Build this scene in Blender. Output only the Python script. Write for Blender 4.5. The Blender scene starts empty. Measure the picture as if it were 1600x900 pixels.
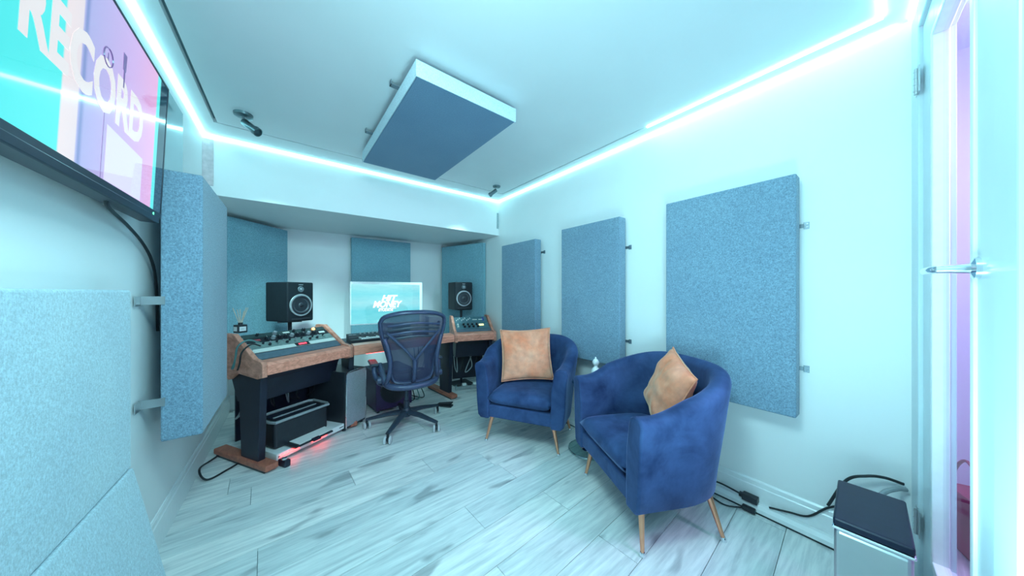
import bpy, bmesh, math, random
from mathutils import Vector, Matrix, noise as mnoise
random.seed(7)
ORD = ['leftmost', 'second from the left', 'third from the left', 'fourth from the left', 'fifth from the left', 'sixth from the left', 'seventh from the left', 'eighth from the left', 'rightmost']
S = bpy.context.scene
COL = S.collection
PI = math.pi
R = math.radians

# ------------------------------------------------------------ camera, world, light, exposure
H = 1.235          # camera height
ZC = 2.405         # ceiling
cam_d = bpy.data.cameras.new('camera'); cam = bpy.data.objects.new('camera', cam_d); COL.objects.link(cam)
cam.location = (0, 0, H); cam.rotation_euler = (R(90), 0, -R(37.17))
cam_d.sensor_width = 36; cam_d.lens = 455 / 1600 * 36; cam_d.shift_y = 7 / 1600; cam_d.clip_start = .01
S.camera = cam
S.view_settings.view_transform = 'Standard'; S.view_settings.look = 'None'
S.view_settings.gamma = 1; S.view_settings.exposure = 0.94
w = bpy.data.worlds.new('world'); S.world = w; w.use_nodes = True
w.node_tree.nodes['Background'].inputs[0].default_value = (.35, .75, .85, 1)
w.node_tree.nodes['Background'].inputs[1].default_value = .05
try:
    S.cycles.max_bounces = 14; S.cycles.diffuse_bounces = 8; S.cycles.glossy_bounces = 4
    S.cycles.sample_clamp_indirect = 6; S.cycles.use_denoising = True
except Exception: pass
LED_COL = (.42, .93, 1.0); LED_OUT = 4.0; LED_IN = 6.0
def area(name, loc, rot, sx, sy, col, en):
    l = bpy.data.lights.new(name, 'AREA'); l.shape = 'RECTANGLE'; l.size = sx; l.size_y = sy
    l.color = col; l.energy = en
    o = bpy.data.objects.new(name, l); o.location = loc; o.rotation_euler = rot; COL.objects.link(o); return o
# purple lamp of the lobby behind the glass door
area('lobby_lamp', (1.75, -.85, 2.1), (R(58), 0, R(0)), .5, .5, (.74, .56, 1.0), 17)
# added blue-white fill light, out of view under the ceiling, brightens room and floor
area('room_fill', (.22, .48, 2.34), (R(44), 0, R(-30)), .6, .6, (.50, .93, 1.0), 24)
# added fill light, unseen and low beside the camera, aimed up to lift the ceiling
area('ceiling_fill', (.75, .10, .55), (R(180-25), 0, R(-37)), .35, .35, (.42, .88, 1.0), 8)

# ------------------------------------------------------------ helpers
class MB:
    def __init__(s): s.v = []; s.f = []
    def add(s, vs, fs, M=None):
        n = len(s.v)
        for p in vs:
            p = Vector(p); s.v.append(tuple(M @ p) if M else tuple(p))
        for f in fs: s.f.append([n + i for i in f])
        return s
    def box(s, x0, x1, y0, y1, z0, z1, M=None):
        vs = [(x, y, z) for z in (z0, z1) for y in (y0, y1) for x in (x0, x1)]
        return s.add(vs, [(0,2,3,1),(4,5,7,6),(0,1,5,4),(1,3,7,5),(3,2,6,7),(2,0,4,6)], M)
    def prism(s, poly, z0, z1, M=None):
        n = len(poly)
        a = sum(poly[i][0]*poly[(i+1)%n][1]-poly[(i+1)%n][0]*poly[i][1] for i in range(n))
        if a < 0: poly = poly[::-1]
        vs = [(x, y, z0) for x, y in poly] + [(x, y, z1) for x, y in poly]
        fs = [tuple(range(n))[::-1], tuple(range(n, 2*n))] + [(i, (i+1)%n, n+(i+1)%n, n+i) for i in range(n)]
        return s.add(vs, fs, M)
    def tube(s, pts, r, n=8, closed=False, sx=1, sy=1, up=None):
        pts = [Vector(p) for p in pts]; m = len(pts); base = len(s.v)
        rr = r if isinstance(r, (list, tuple)) else [r]*m
        prev = None
        for i, p in enumerate(pts):
            if closed: t = pts[(i+1) % m] - pts[i-1]
            else: t = pts[min(i+1, m-1)] - pts[max(i-1, 0)]
            t.normalize()
            if up is not None: a = Vector(up)
            elif prev is None: a = Vector((0,0,1)) if abs(t.z) < .9 else Vector((1,0,0))
            else: a = prev
            a = (a - t * a.dot(t)); a.normalize(); prev = a; b = t.cross(a)
            for k in range(n):
                th = 2*PI*k/n
                s.v.append(tuple(p + a*math.cos(th)*rr[i]*sx + b*math.sin(th)*rr[i]*sy))
        for i in range(m if closed else m-1):
            for k in range(n):
                a0 = base+i*n+k; a1 = base+i*n+(k+1)%n; j = (i+1) % m
                s.f.append([a0, a1, base+j*n+(k+1)%n, base+j*n+k])
        if not closed:
            s.f.append([base+k for k in range(n)][::-1]); s.f.append([base+(m-1)*n+k for k in range(n)])
        return s
    def lathe(s, prof, n=24, M=None):
        vs = []; fs = []
        for (r, z) in prof:
            for k in range(n): vs.append((r*math.cos(2*PI*k/n), r*math.sin(2*PI*k/n), z))
        for i in range(len(prof)-1):
            for k in range(n): fs.append((i*n+k, i*n+(k+1)%n, (i+1)*n+(k+1)%n, (i+1)*n+k))
        fs.append(tuple(range(n))[::-1]); fs.append(tuple((len(prof)-1)*n+k for k in range(n)))
        return s.add(vs, fs, M)
    def build(s, name, mat, parent=None, smooth=False, bevel=0, seg=2, sub=0, kind=None):
        me = bpy.data.meshes.new(name); me.from_pydata(s.v, [], s.f)
        bm = bmesh.new(); bm.from_mesh(me); bmesh.ops.recalc_face_normals(bm, faces=bm.faces); bm.to_mesh(me); bm.free()
        me.materials.append(mat)
        if smooth:
            for p in me.polygons: p.use_smooth = True
        o = bpy.data.objects.new(name, me); COL.objects.link(o)
        if parent: o.parent = parent
        if bevel:
            b = o.modifiers.new('bevel', 'BEVEL'); b.width = bevel; b.segments = seg; b.limit_method = 'ANGLE'; b.angle_limit = R(40)
        if sub:
            m = o.modifiers.new('sub', 'SUBSURF'); m.levels = sub; m.render_levels = sub
        if smooth and not sub:
            try: me.set_sharp_from_angle(angle=R(42))
            except Exception: pass
        if kind: o['kind'] = kind
        return o
def thing(name, label, cat, loc=(0,0,0), rz=0, group=None, M=None):
    o = bpy.data.objects.new(name, None); COL.objects.link(o); o.empty_display_size = .05
    if M is not None: o.matrix_world = M
    else: o.location = loc; o.rotation_euler = (0, 0, rz)
    o['label'] = label; o['category'] = cat
    if group: o['group'] = group
    return o
def tag(o, label, cat, group=None):
    o['label'] = label; o['category'] = cat
    if group: o['group'] = group
    return o
def struct(o): o['kind'] = 'structure'; return o
def lab(o, l): o['label'] = l; return o
def copy_tree(o, parent=None):
    c = o.copy(); COL.objects.link(c)
    if parent: c.parent = parent
    for ch in list(o.children): copy_tree(ch, c)
    return c
def Rx(a): return Matrix.Rotation(a, 4, 'X')
def Ry(a): return Matrix.Rotation(a, 4, 'Y')
def Rz(a): return Matrix.Rotation(a, 4, 'Z')
def T(*p): return Matrix.Translation(p)
def bez(pts, n=8):     # Catmull-Rom through points
    P = [Vector(p) for p in pts]; P = [2*P[0]-P[1]] + P + [2*P[-1]-P[-2]]; out = []
    for i in range(1, len(P)-2):
        for k in range(n):
            t = k/n; a, b, c, d = P[i-1], P[i], P[i+1], P[i+2]
            out.append(.5*((2*b)+(c-a)*t+(2*a-5*b+4*c-d)*t*t+(3*b-a-3*c+d)*t**3))
    out.append(P[-2]); return out
def text_mesh(name, txt, mat, size, parent, M, sx=1, shear=0, off=0, ext=.0008, align='CENTER'):
    c = bpy.data.curves.new(name, 'FONT'); c.body = txt; c.size = size; c.align_x = align; c.align_y = 'CENTER'
    c.offset = off; c.extrude = ext; c.shear = shear; c.resolution_u = 3
    t = bpy.data.objects.new(name+'_c', c); COL.objects.link(t); bpy.context.view_layer.update()
    me = bpy.data.meshes.new_from_object(t.evaluated_get(bpy.context.evaluated_depsgraph_get()))
    bpy.data.objects.remove(t); me.transform(M @ Matrix.Diagonal((sx, 1, 1, 1)))
    me.materials.clear(); me.materials.append(mat)
    o = bpy.data.objects.new(name, me); COL.objects.link(o); o.parent = parent; return o

# ------------------------------------------------------------ materials
class Mat:
    def __init__(s, name):
        s.m = bpy.data.materials.new(name); s.m.use_nodes = True; s.nt = s.m.node_tree; s.n = s.nt.nodes
        s.b = s.n['Principled BSDF']
    def node(s, t, **k):
        n = s.n.new(t)
        for a, v in k.items(): setattr(n, a, v)
        return n
    def link(s, a, b): s.nt.links.new(a, b)
    def set(s, **k):
        for a, v in k.items():
            a = a.replace('_', ' ')
            if a in s.b.inputs: s.b.inputs[a].default_value = v
        return s
    def coords(s, scale=(1,1,1), rot=(0,0,0), kind='Object', rnd=False):
        tc = s.node('ShaderNodeTexCoord'); mp = s.node('ShaderNodeMapping')
        mp.inputs['Scale'].default_value = scale; mp.inputs['Rotation'].default_value = rot
        s.link(tc.outputs[kind], mp.inputs[0]); out = mp.outputs[0]
        if rnd:
            oi = s.node('ShaderNodeObjectInfo'); ml = s.node('ShaderNodeMath', operation='MULTIPLY'); ml.inputs[1].default_value = 37
            s.link(oi.outputs['Random'], ml.inputs[0]); ad = s.node('ShaderNodeVectorMath', operation='ADD')
            s.link(out, ad.inputs[0]); s.link(ml.outputs[0], ad.inputs[1]); out = ad.outputs[0]
        return out
    def noise(s, vec, scale, detail=3, rough=.5, dist=0):
        n = s.node('ShaderNodeTexNoise'); n.inputs['Scale'].default_value = scale; n.inputs['Detail'].default_value = detail
        n.inputs['Roughness'].default_value = rough; n.inputs['Distortion'].default_value = dist
        s.link(vec, n.inputs['Vector']); return n.outputs['Fac']
    def ramp(s, fac, stops):
        r = s.node('ShaderNodeValToRGB'); e = r.color_ramp.elements
        while len(e) < len(stops): e.new(.5)
        for i, (p, c) in enumerate(stops): e[i].position = p; e[i].color = (*c, 1)
        s.link(fac, r.inputs[0]); return r.outputs[0]
    def mix(s, a, b, fac=.5, mode='MULTIPLY'):
        m = s.node('ShaderNodeMix', data_type='RGBA', blend_type=mode)
        for inp, v in ((m.inputs[0], fac), (m.inputs[6], a), (m.inputs[7], b)):
            if hasattr(v, 'links') or hasattr(v, 'is_linked'): s.link(v, inp)
            else: inp.default_value = v if isinstance(v, float) else (*v, 1)
        return m.outputs[2]
    def bump(s, h, strength=.2, dist=.01):
        b = s.node('ShaderNodeBump'); b.inputs['Strength'].default_value = strength; b.inputs['Distance'].default_value = dist
        s.link(h, b.inputs['Height']); s.link(b.outputs[0], s.b.inputs['Normal'])
    def col(s, c):
        if isinstance(c, tuple): s.b.inputs['Base Color'].default_value = (*c, 1)
        else: s.link(c, s.b.inputs['Base Color'])
        return s
def plain(name, c, rough=.5, metal=0, noise_amt=.12, scale=40, **k):
    m = Mat(name); v = m.coords(); n = m.noise(v, scale)
    lo = tuple(x*(1-noise_amt) for x in c); hi = tuple(min(1, x*(1+noise_amt)) for x in c)
    m.col(m.ramp(n, [(.3, lo), (.7, hi)])); m.set(Roughness=rough, Metallic=metal, **k); return m.m
def emit(name, c, st):
    m = Mat(name); m.set(Base_Color=(*c, 1), Emission_Color=(*c, 1), Emission_Strength=st, Roughness=.4); return m.m

def paint(name, c, amt=.03):
    m = Mat(name); v = m.coords(); n = m.noise(v, 3, 4); m.col(m.ramp(n, [(.3, tuple(x*(1-amt) for x in c)), (.7, c)]))
    m.set(Roughness=.55); m.bump(m.noise(v, 220, 2), .05, .002); return m.m
M_WALL = paint('wall_paint', (.84, .85, .85)); M_CEIL = paint('ceiling_paint', (.76, .78, .79)); M_TRIM = plain('trim_gloss', (.84, .86, .87), .25, noise_amt=.02)
M_DOOR = plain('door_paint', (.62, .72, .76), .3, noise_amt=.03, scale=5)
M_SLOT = plain('slot_grey', (.18, .26, .29), .8)
M_LEDO = emit('led_outer', LED_COL, LED_OUT); M_LEDI = emit('led_inner', LED_COL, LED_IN)
def fabric(name, c, amt=.26):
    m = Mat(name); v = m.coords(rnd=True)
    n1 = m.noise(v, 165, 3, .75); n2 = m.noise(v, 4, 3); n3 = m.noise(m.coords((1, 1, .25)), 260, 2)
    a = m.ramp(n1, [(.32, tuple(x*(1-amt*1.5) for x in c)), (.68, tuple(x*(1+amt) for x in c))])
    b = m.ramp(n2, [(.3, (.90, .92, .95)), (.7, (1, 1, 1))]); d = m.ramp(n3, [(.35, (.86, .86, .88)), (.6, (1, 1, 1))])
    m.col(m.mix(m.mix(a, b, 1.0), d, 1.0)); m.set(Roughness=.95, Sheen_Weight=.25, Sheen_Roughness=.5, Specular_IOR_Level=.1)
    m.bump(n1, .5, .003); return m.m
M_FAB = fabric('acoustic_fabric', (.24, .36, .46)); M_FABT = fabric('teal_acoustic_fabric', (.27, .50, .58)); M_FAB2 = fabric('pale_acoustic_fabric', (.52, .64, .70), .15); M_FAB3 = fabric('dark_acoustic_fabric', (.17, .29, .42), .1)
def wood(name, a, b, sc=(2, 30, 30), rough=.45):
    m = Mat(name); v = m.coords(sc, rnd=True); n = m.noise(v, 2.2, 5, .6, .6)
    m.col(m.ramp(n, [(.3, a), (.7, b)])); m.set(Roughness=rough); m.bump(n, .1, .003); return m.m
M_WOODX = wood('desk_wood', (.60, .19, .12), (1.0, .40, .28), rough=.3); M_WOODZ = wood('cheek_wood', (.50, .17, .11), (.92, .40, .29), (14, 3, 14)); M_WOODF = wood('foot_wood', (.34, .09, .06), (.55, .18, .11), (20, 3, 20))
def velvet(name, c, c2, amt=.35):
    m = Mat(name); v = m.coords(); n = m.noise(v, 4.2, 4, .6, .4); n2 = m.noise(v, 18, 3, .6)
    a = m.ramp(n, [(.3, c), (.5, tuple((x+y)/2 for x, y in zip(c, c2))), (.72, c2)])
    m.col(m.mix(a, m.ramp(n2, [(.3, (.75, .75, .8)), (.65, (1, 1, 1))]), .8)); m.set(Roughness=.75, Sheen_Weight=.75, Sheen_Roughness=.35, Specular_IOR_Level=.2)
    m.b.inputs['Sheen Tint'].default_value = (*[min(1, x*1.5+.12) for x in c2], 1)
    m.bump(n2, .15, .01); return m.m
M_VELVET = velvet('navy_velvet', (.011, .026, .085), (.052, .10, .24))
M_GOLD = velvet('gold_velvet', (.86, .22, .10), (1.0, .47, .31))
M_BRASS = plain('brass', (.9, .42, .26), .28, 1, .05); M_CHROME = plain('chrome', (.85, .87, .9), .12, 1, .02)
M_STEEL = plain('brushed_steel', (.50, .52, .54), .32, .9, .06, 6); M_ALU = plain('silver_mesh', (.42, .45, .50), .5, .4, .25, 300); M_BRKT = plain('bracket_metal', (.24, .29, .33), .4, .8)
M_NICK = plain('nickel', (.16, .22, .24), .3, .9, .05)
M_BLACK = plain('black_plastic', (.018, .022, .03), .42); M_DARK = plain('dark_laminate', (.010, .013, .028), .4, 0, .2, 8)
M_SPK = plain('speaker_vinyl', (.010, .015, .02), .5, Specular_IOR_Level=.3); M_CONE = plain('speaker_cone', (.10, .13, .15), .5); M_RING = plain('silver_ring', (.5, .54, .56), .35, .6)
M_TVB = plain('tv_bezel', (.008, .014, .030), .3, Specular_IOR_Level=.3); M_CABLE = plain('cable_rubber', (.015, .018, .022), .5); M_CABLET = plain('teal_cable', (.08, .2, .2), .5)
M_CHAIR = plain('graphite_plastic', (.045, .06, .12), .3, .1); M_CHARM = plain('graphite_dark', (.035, .05, .075), .4, .1); M_WHEEL = plain('wheel_grey', (.52, .54, .56), .4)
M_WHITE = plain('white_plastic', (.8, .82, .82), .35, noise_amt=.02); M_GREY = plain('grey_plastic', (.30, .33, .35), .4)
M_PAPER = plain('paper', (.8, .8, .78), .8, noise_amt=.02); M_RED = emit('red_led', (1, .05, .05), 5); M_REDD = emit('red_display', (1, .05, .08), 1.6); M_ORANGE = emit('orange_lamp', (1, .32, .06), 5)
M_YEL = emit('yellow_meter', (.85, .8, .25), 1.3); M_GREEN = emit('green_led', (.05, 1, .3), 4)
M_FACE1 = plain('faceplate_green', (.06, .10, .10), .35, .4); M_FACE2 = plain('faceplate_teal', (.28, .38, .36), .35, .4); M_FACE3 = plain('faceplate_blue', (.12, .24, .28), .35, .4); M_CREAM = plain('cream_strip', (.72, .76, .70), .4, noise_amt=.03)
M_BAG = plain('burgundy_bag', (.35, .03, .12), .6, noise_amt=.2, scale=9); M_STEEL2 = plain('reed_wood', (.62, .52, .42), .8); M_LID = plain('bin_lid', (.008, .012, .03), .35, Specular_IOR_Level=.25)
M_PINK = plain('bare_timber', (.62, .52, .54), .7); M_LOBBY = paint('lobby_paint', (.72, .68, .82)); M_SUB = plain('sub_cabinet', (.05, .03, .10), .4)
def glass(name, tint, fac, rough=.02):
    m = Mat(name); m.n.remove(m.b); t = m.node('ShaderNodeBsdfTransparent'); t.inputs[0].default_value = (*tint, 1)
    g = m.node('ShaderNodeBsdfGlossy'); g.inputs['Roughness'].default_value = rough; x = m.node('ShaderNodeMixShader'); x.inputs[0].default_value = fac
    m.link(t.outputs[0], x.inputs[1]); m.link(g.outputs[0], x.inputs[2]); m.link(x.outputs[0], m.n['Material Output'].inputs[0]); return m.m
M_GLASS = glass('door_glass', (.93, .95, .97), .10); M_TGLASS = glass('table_glass', (.75, .9, .9), .22)
def glossy_pane():
    m = Mat('pane_glass'); m.set(Roughness=.04, Specular_IOR_Level=.8); m.col(m.ramp(m.noise(m.coords(), 2), [(.3, (.30, .48, .52)), (.7, (.36, .54, .58))])); return m.m
M_PANE = glossy_pane()
def woven():
    m = Mat('chair_mesh'); m.set(Base_Color=(.03, .035, .08, 1), Roughness=.5); v = m.coords((1, 1, 1))
    wz = m.node('ShaderNodeTexWave', wave_type='BANDS', bands_direction='Z'); wz.inputs['Scale'].default_value = 60; m.link(v, wz.inputs['Vector'])
    wx = m.node('ShaderNodeTexWave', wave_type='BANDS', bands_direction='X'); wx.inputs['Scale'].default_value = 60; m.link(v, wx.inputs['Vector'])
    mx = m.node('ShaderNodeMath', operation='MAXIMUM'); m.link(wz.outputs['Fac'], mx.inputs[0]); m.link(wx.outputs['Fac'], mx.inputs[1])
    mr = m.node('ShaderNodeMapRange'); mr.inputs['From Min'].default_value = .45; mr.inputs['From Max'].default_value = .6; mr.inputs['To Min'].default_value = .6
    m.link(mx.outputs[0], mr.inputs[0]); m.link(mr.outputs[0], m.b.inputs['Alpha']); return m.m
M_MESH = woven()
def plank_mat():
    m = Mat('oak_plank'); v = m.coords((.8, 9, 1), (0, 0, -R(3.35)), rnd=True)
    n = m.noise(v, 1.4, 6, .62, 1.2); n2 = m.noise(v, 6, 4, .6); v2 = m.coords((2.5, 7, 1), (0, 0, -R(3.35)), rnd=True); k = m.noise(v2, 1.3, 2, .4, .4)
    base = m.ramp(n, [(.24, (.42, .43, .43)), (.35, (.72, .73, .72)), (.58, (.93, .93, .90))])
    f = m.ramp(n2, [(.32, (.72, .74, .76)), (.6, (1, 1, 1))]); kn = m.ramp(k, [(.27, (.35, .37, .4)), (.36, (1, 1, 1))])
    oi = m.node('ShaderNodeObjectInfo'); tint = m.ramp(oi.outputs['Random'], [(0, (.82, .86, .88)), (1, (1, .98, .98))])
    m.col(m.mix(m.mix(m.mix(base, f, .8), kn, .7), tint, 1.0)); m.set(Roughness=.34, Specular_IOR_Level=.4); m.bump(n2, .08, .002); return m.m
M_PLANK = plank_mat()

# ------------------------------------------------------------ structure
XL, XR, YB, YA = -.52, 2.12, 3.08, 4.20      # left wall, right wall, bulkhead face, alcove back
ZS = 1.965                                   # underside of the bulkhead
FD = Vector((-.9968, -.0797, 0))             # direction of the door wall
F0 = Vector((XR, -.05, 0)); FA = math.atan2(FD.y, FD.x)
def fw(t, off=0): p = F0 + FD*t + Vector((.0797, -.9968, 0))*off; return p      # off > 0: away from the room
struct(MB().box(XL-.1, XL, -.4, YA+.1, -.05, 2.6).build('wall_left', M_WALL))
struct(MB().box(XR, XR+.1, -.05, YA+.1, -.05, 2.6).build('wall_right', M_WALL))
struct(MB().box(XL, XR, YA, YA+.1, -.05, 2.6).build('wall_back', M_WALL))
struct(MB().box(XL, XR, YB, YA, ZS, ZC+.1).build('wall_bulkhead', M_WALL))
mb = MB()
MF = T(*F0) @ Rz(FA)                          # local x along the door wall (away from the right wall), +y away from?  see below
# local y of MF: rotate x->FD ; y = FD rotated +90deg = (.0797,-.9968) : away from the room
mb.box(.0, .05, 0, .045, 0, 2.6, MF); mb.box(.05, 1.08, 0, .1, 2.33, 2.6, MF); mb.box(1.08, 2.75, 0, .1, 0, 2.6, MF)
struct(mb.build('wall_front', M_WALL))

# floor of planks (run almost parallel to the back wall)
fl = struct(MB().box(XL-.05, XR+.05, -.5, YA+.05, -.05, -.012).build('floor', M_SLOT))
def clip(poly, f):
    out = []
    for i in range(len(poly)):
        a, b = poly[i], poly[(i+1) % len(poly)]; fa, fb = f(a), f(b)
        if fa >= 0: out.append(a)
        if fa*fb < 0: t = fa/(fa-fb); out.append((a[0]+(b[0]-a[0])*t, a[1]+(b[1]-a[1])*t))
    return out
pa = R(3.35); pw = .205
def p2w(x, y): return (x*math.cos(pa)-y*math.sin(pa), x*math.sin(pa)+y*math.cos(pa))
row = -3
while row*pw < 4.4:
    y0 = row*pw + .02; x = -1.2 - random.random()*1.1
    while x < 2.8:
        L = 1.28; g = .0012
        poly = [p2w(x+g, y0+g), p2w(x+L-g, y0+g), p2w(x+L-g, y0+pw-g), p2w(x+g, y0+pw-g)]
        for f in (lambda p: p[0]-XL, lambda p: XR-p[0], lambda p: YA-p[1], lambda p: p[1]-(-.05-.08*(XR-p[0]))):
            if poly: poly = clip(poly, f)
        x += L
        if len(poly) < 3: continue
        a = abs(sum(poly[i][0]*poly[(i+1)%len(poly)][1]-poly[(i+1)%len(poly)][0]*poly[i][1] for i in range(len(poly))))
        if a < .004: continue
        MB().prism(poly, -.012, 0).build('plank', M_PLANK, fl)
    row += 1

# ceiling: slab above, border plates round a centre panel with a narrow slot between them
ce = struct(MB().box(XL, XR, -.35, YB, ZC+.03, ZC+.1).build('ceiling', M_SLOT))
IX0, IX1, IY0, IY1 = -.405, 1.99, .045, 2.82
mb = MB(); mb.box(IX0, IX1, IY0, IY1, ZC, ZC+.03); lab(mb.build('centre_panel', M_CEIL, ce), 'flat pale ceiling panel inside the slot')
g = .014
def border(poly): MB().prism(poly, ZC, ZC+.03).build('border_panel', M_CEIL, ce)
border([(XL, IY1+g), (XR, IY1+g), (XR, YB), (XL, YB)])
border([(XL, -.30), (IX0-g-.006, -.30), (IX0-g-.006, IY1+g), (XL, IY1+g)])
border([(IX1+g, -.06), (XR, -.05), (XR, IY1+g), (IX1+g, IY1+g)])
border([(IX0-g, -.26), (IX1+g, -.06), (IX1+g, IY0-g), (IX0-g, IY0-g)])

# baseboards
def base_prof(d=.014, h=.165): return [(0, 0), (d, 0), (d, h-.035), (d*.7, h-.03), (d*.7, h-.008), (d*.3, h), (0, h)]
def base(name, a, b, d=.014):
    a = Vector((*a, 0)); b = Vector((*b, 0)); t = (b-a); L = t.length; t.normalize(); nrm = Vector((-t.y, t.x, 0))
    M = Matrix(((nrm.x, 0, t.x, a.x), (nrm.y, 0, t.y, a.y), (0, 1, 0, 0), (0, 0, 0, 1)))
    return struct(MB().prism(base_prof(d), 0, L, M).build(name, M_TRIM))
base('baseboard_left', (XL, YA), (XL, -.2)); base('baseboard_right', (XR, 0), (XR, YA)); base('baseboard_back', (XR, YA), (XL, YA))
base('baseboard_front', fw(2.6).xy, fw(1.17).xy)
# timber laths left bare in the two corners above the alcove
struct(MB().box(XL, XL+.058, YB-.012, YB, 2.03, 2.37).build('trim_1', M_PINK, bevel=.002))
struct(MB().box(XR-.028, XR-.006, YB-.008, YB, 2.05, 2.25).build('trim_2', plain('grey_lath', (.34, .42, .44), .6), bevel=.002))

# LED strips
def led(name, label, a, b, w_, h_, mat, grp, diag=True):
    a = Vector(a); b = Vector(b); o = MB().tube([a, b], w_, 4).build(name, mat); return tag(o, label, 'led strip', grp)
e = .009
led('led_strip', 'glowing led strip along the top of the left wall', (XL+e, -.2, ZC-e), (XL+e, YB-.02, ZC-e), .009, 0, M_LEDO, 'cove led strips')
led('led_strip', 'glowing led strip across the top of the back wall above the desk alcove', (XL+.02, YB-e, ZC-e), (XR-.02, YB-e, ZC-e), .009, 0, M_LEDO, 'cove led strips')
led('led_strip', 'glowing led strip along the top of the right wall above the armchairs', (XR-e, .0, ZC-e), (XR-e, YB-.02, ZC-e), .009, 0, M_LEDO, 'cove led strips')
a = fw(.02, -.012); b = fw(2.6, -.012)
led('led_strip', 'glowing led strip over the glass door at the near wall', (a.x, a.y, ZC-e), (b.x, b.y, ZC-e), .009, 0, M_LEDO, 'cove led strips')
tag(MB().box(IX1+.001, IX1+g-.001, IY0, 1.06, ZC-.010, ZC+.012).build('led_strip', M_LEDI), 'bright led strip in the ceiling slot on the right, nearest half', 'led strip', 'cove led strips')
tag(MB().box(IX0, IX1+g-.001, IY0-g+.001, IY0-.001, ZC-.010, ZC+.012).build('led_strip', M_LEDI), 'bright led strip in the ceiling slot beside the door wall', 'led strip', 'cove led strips')

# window pane on the left wall behind the television
win = struct(MB().box(XL, XL+.006, 1.2, 2.57, 1.80, 2.30).build('window_1', M_PANE, bevel=.005))

# ------------------------------------------------------------ door
dr = struct(bpy.data.objects.new('door_1', None)); COL.objects.link(dr); dr.matrix_world = MF
L0, L1, G0, G1 = .17, .995, .36, .82
MB().box(.02, .165, -.012, .04, 0, 2.40-.03).build('door_frame', M_DOOR, dr, bevel=.004)
MB().box(1.0, 1.12, -.012, .04, 0, 2.40-.03).build('door_frame', M_DOOR, dr, bevel=.004)
MB().box(.165, 1.0, -.012, .04, 2.27, 2.37).build('door_frame', M_DOOR, dr, bevel=.004)
mb = MB(); mb.box(L0, G0, 0, .044, .01, 2.265); mb.box(G1, L1, 0, .044, .01, 2.265); mb.box(G0, G1, 0, .044, .01, .30); mb.box(G0, G1, 0, .044, 2.13, 2.265)
leaf = mb.build('door_leaf', M_DOOR, dr, bevel=.002)
mb = MB()
for (x0, x1, z0, z1) in ((G0-.012, G0+.014, .29, 2.14), (G1-.014, G1+.012, .29, 2.14), (G0+.014, G1-.014, .29, .315), (G0+.014, G1-.014, 2.115, 2.14)): mb.box(x0, x1, -.006, .03, z0, z1)
mb.build('glazing_bead', M_TRIM, leaf, bevel=.003)
MB().box(G0+.01, G1-.01, .016, .022, .31, 2.12).build('glass_pane', M_GLASS, leaf)
for z in (.34, 1.215, 2.06):
    if z == 1.215: continue
    h = MB(); h.tube([(.168, -.016, z-.05), (.168, -.016, z+.05)], .006, 10)
    for k in range(4): h.tube([(.168, -.016, z-.05+.025*k+.012), (.168, -.016, z-.05+.025*k+.014)], .0075, 10)
    h.box(.135, .200, -.0135, -.010, z-.05, z+.05)
    lab(h.build('hinge', M_STEEL, dr, smooth=True), 'steel butt hinge')
hz = 1.292
h = MB(); h.lathe([(.0, 0), (.026, 0), (.026, .008), (.012, .012), (.010, .045), (.010, .058)], 20, T(.845, 0, hz) @ Rx(R(90)))
h.tube(bez([(.845, -.052, hz), (.82, -.06, hz), (.76, -.062, hz), (.72, -.058, hz)], 6), .0095, 12)
lab(h.build('door_handle', M_CHROME, dr, smooth=True), 'chrome lever handle')
# lobby beyond the glass
struct(MB().box(XR-.05, 3.0, -1.7, -.06, -.05, -.001).box(-.8, XR-.05, -1.7, -.36, -.05, -.001).build('floor_lobby', M_PLANK))
struct(MB().box(2.78, 2.88, -1.7, .0, 0, 2.5).build('wall_lobby_right', M_LOBBY))
struct(MB().box(-.8, 2.9, -1.8, -1.7, 0, 2.5).build('wall_lobby_back', M_LOBBY))
struct(MB().box(XR+.1, 2.8, -.05, .0, 0, 2.5).build('wall_lobby_near', M_LOBBY))
struct(MB().box(-.8, 2.9, -1.8, -.36, 2.5, 2.55).box(XR, 2.9, -.36, 0, 2.5, 2.55).build('ceiling_lobby', M_LOBBY))
bag = thing('shopping_bag', 'burgundy bag with thin handles standing behind the door glass', 'bag', (2.52, -.25, 0), R(20))
mb = MB(); mb.add([(-.16, -.06, 0), (.16, -.06, 0), (.16, .06, 0), (-.16, .06, 0), (-.19, -.045, .27), (.19, -.045, .27), (.19, .045, .27), (-.19, .045, .27),
                   (-.17, -.035, .265), (.17, -.035, .265), (.17, .035, .265), (-.17, .035, .265)],
                  [(0,3,2,1), (0,1,5,4), (1,2,6,5), (2,3,7,6), (3,0,4,7), (4,5,9,8), (5,6,10,9), (6,7,11,10), (7,4,8,11), (8,9,10,11)])
mb.build('bag_body', M_BAG, bag, bevel=.01)
for sy in (-.045, .045): MB().tube(bez([(-.1, sy, .23), (-.09, sy*1.1, .36), (0, sy*1.2, .45), (.09, sy*1.1, .36), (.1, sy, .23)]), .006, 8).build('bag_handle', M_BAG, bag, smooth=True)

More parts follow.
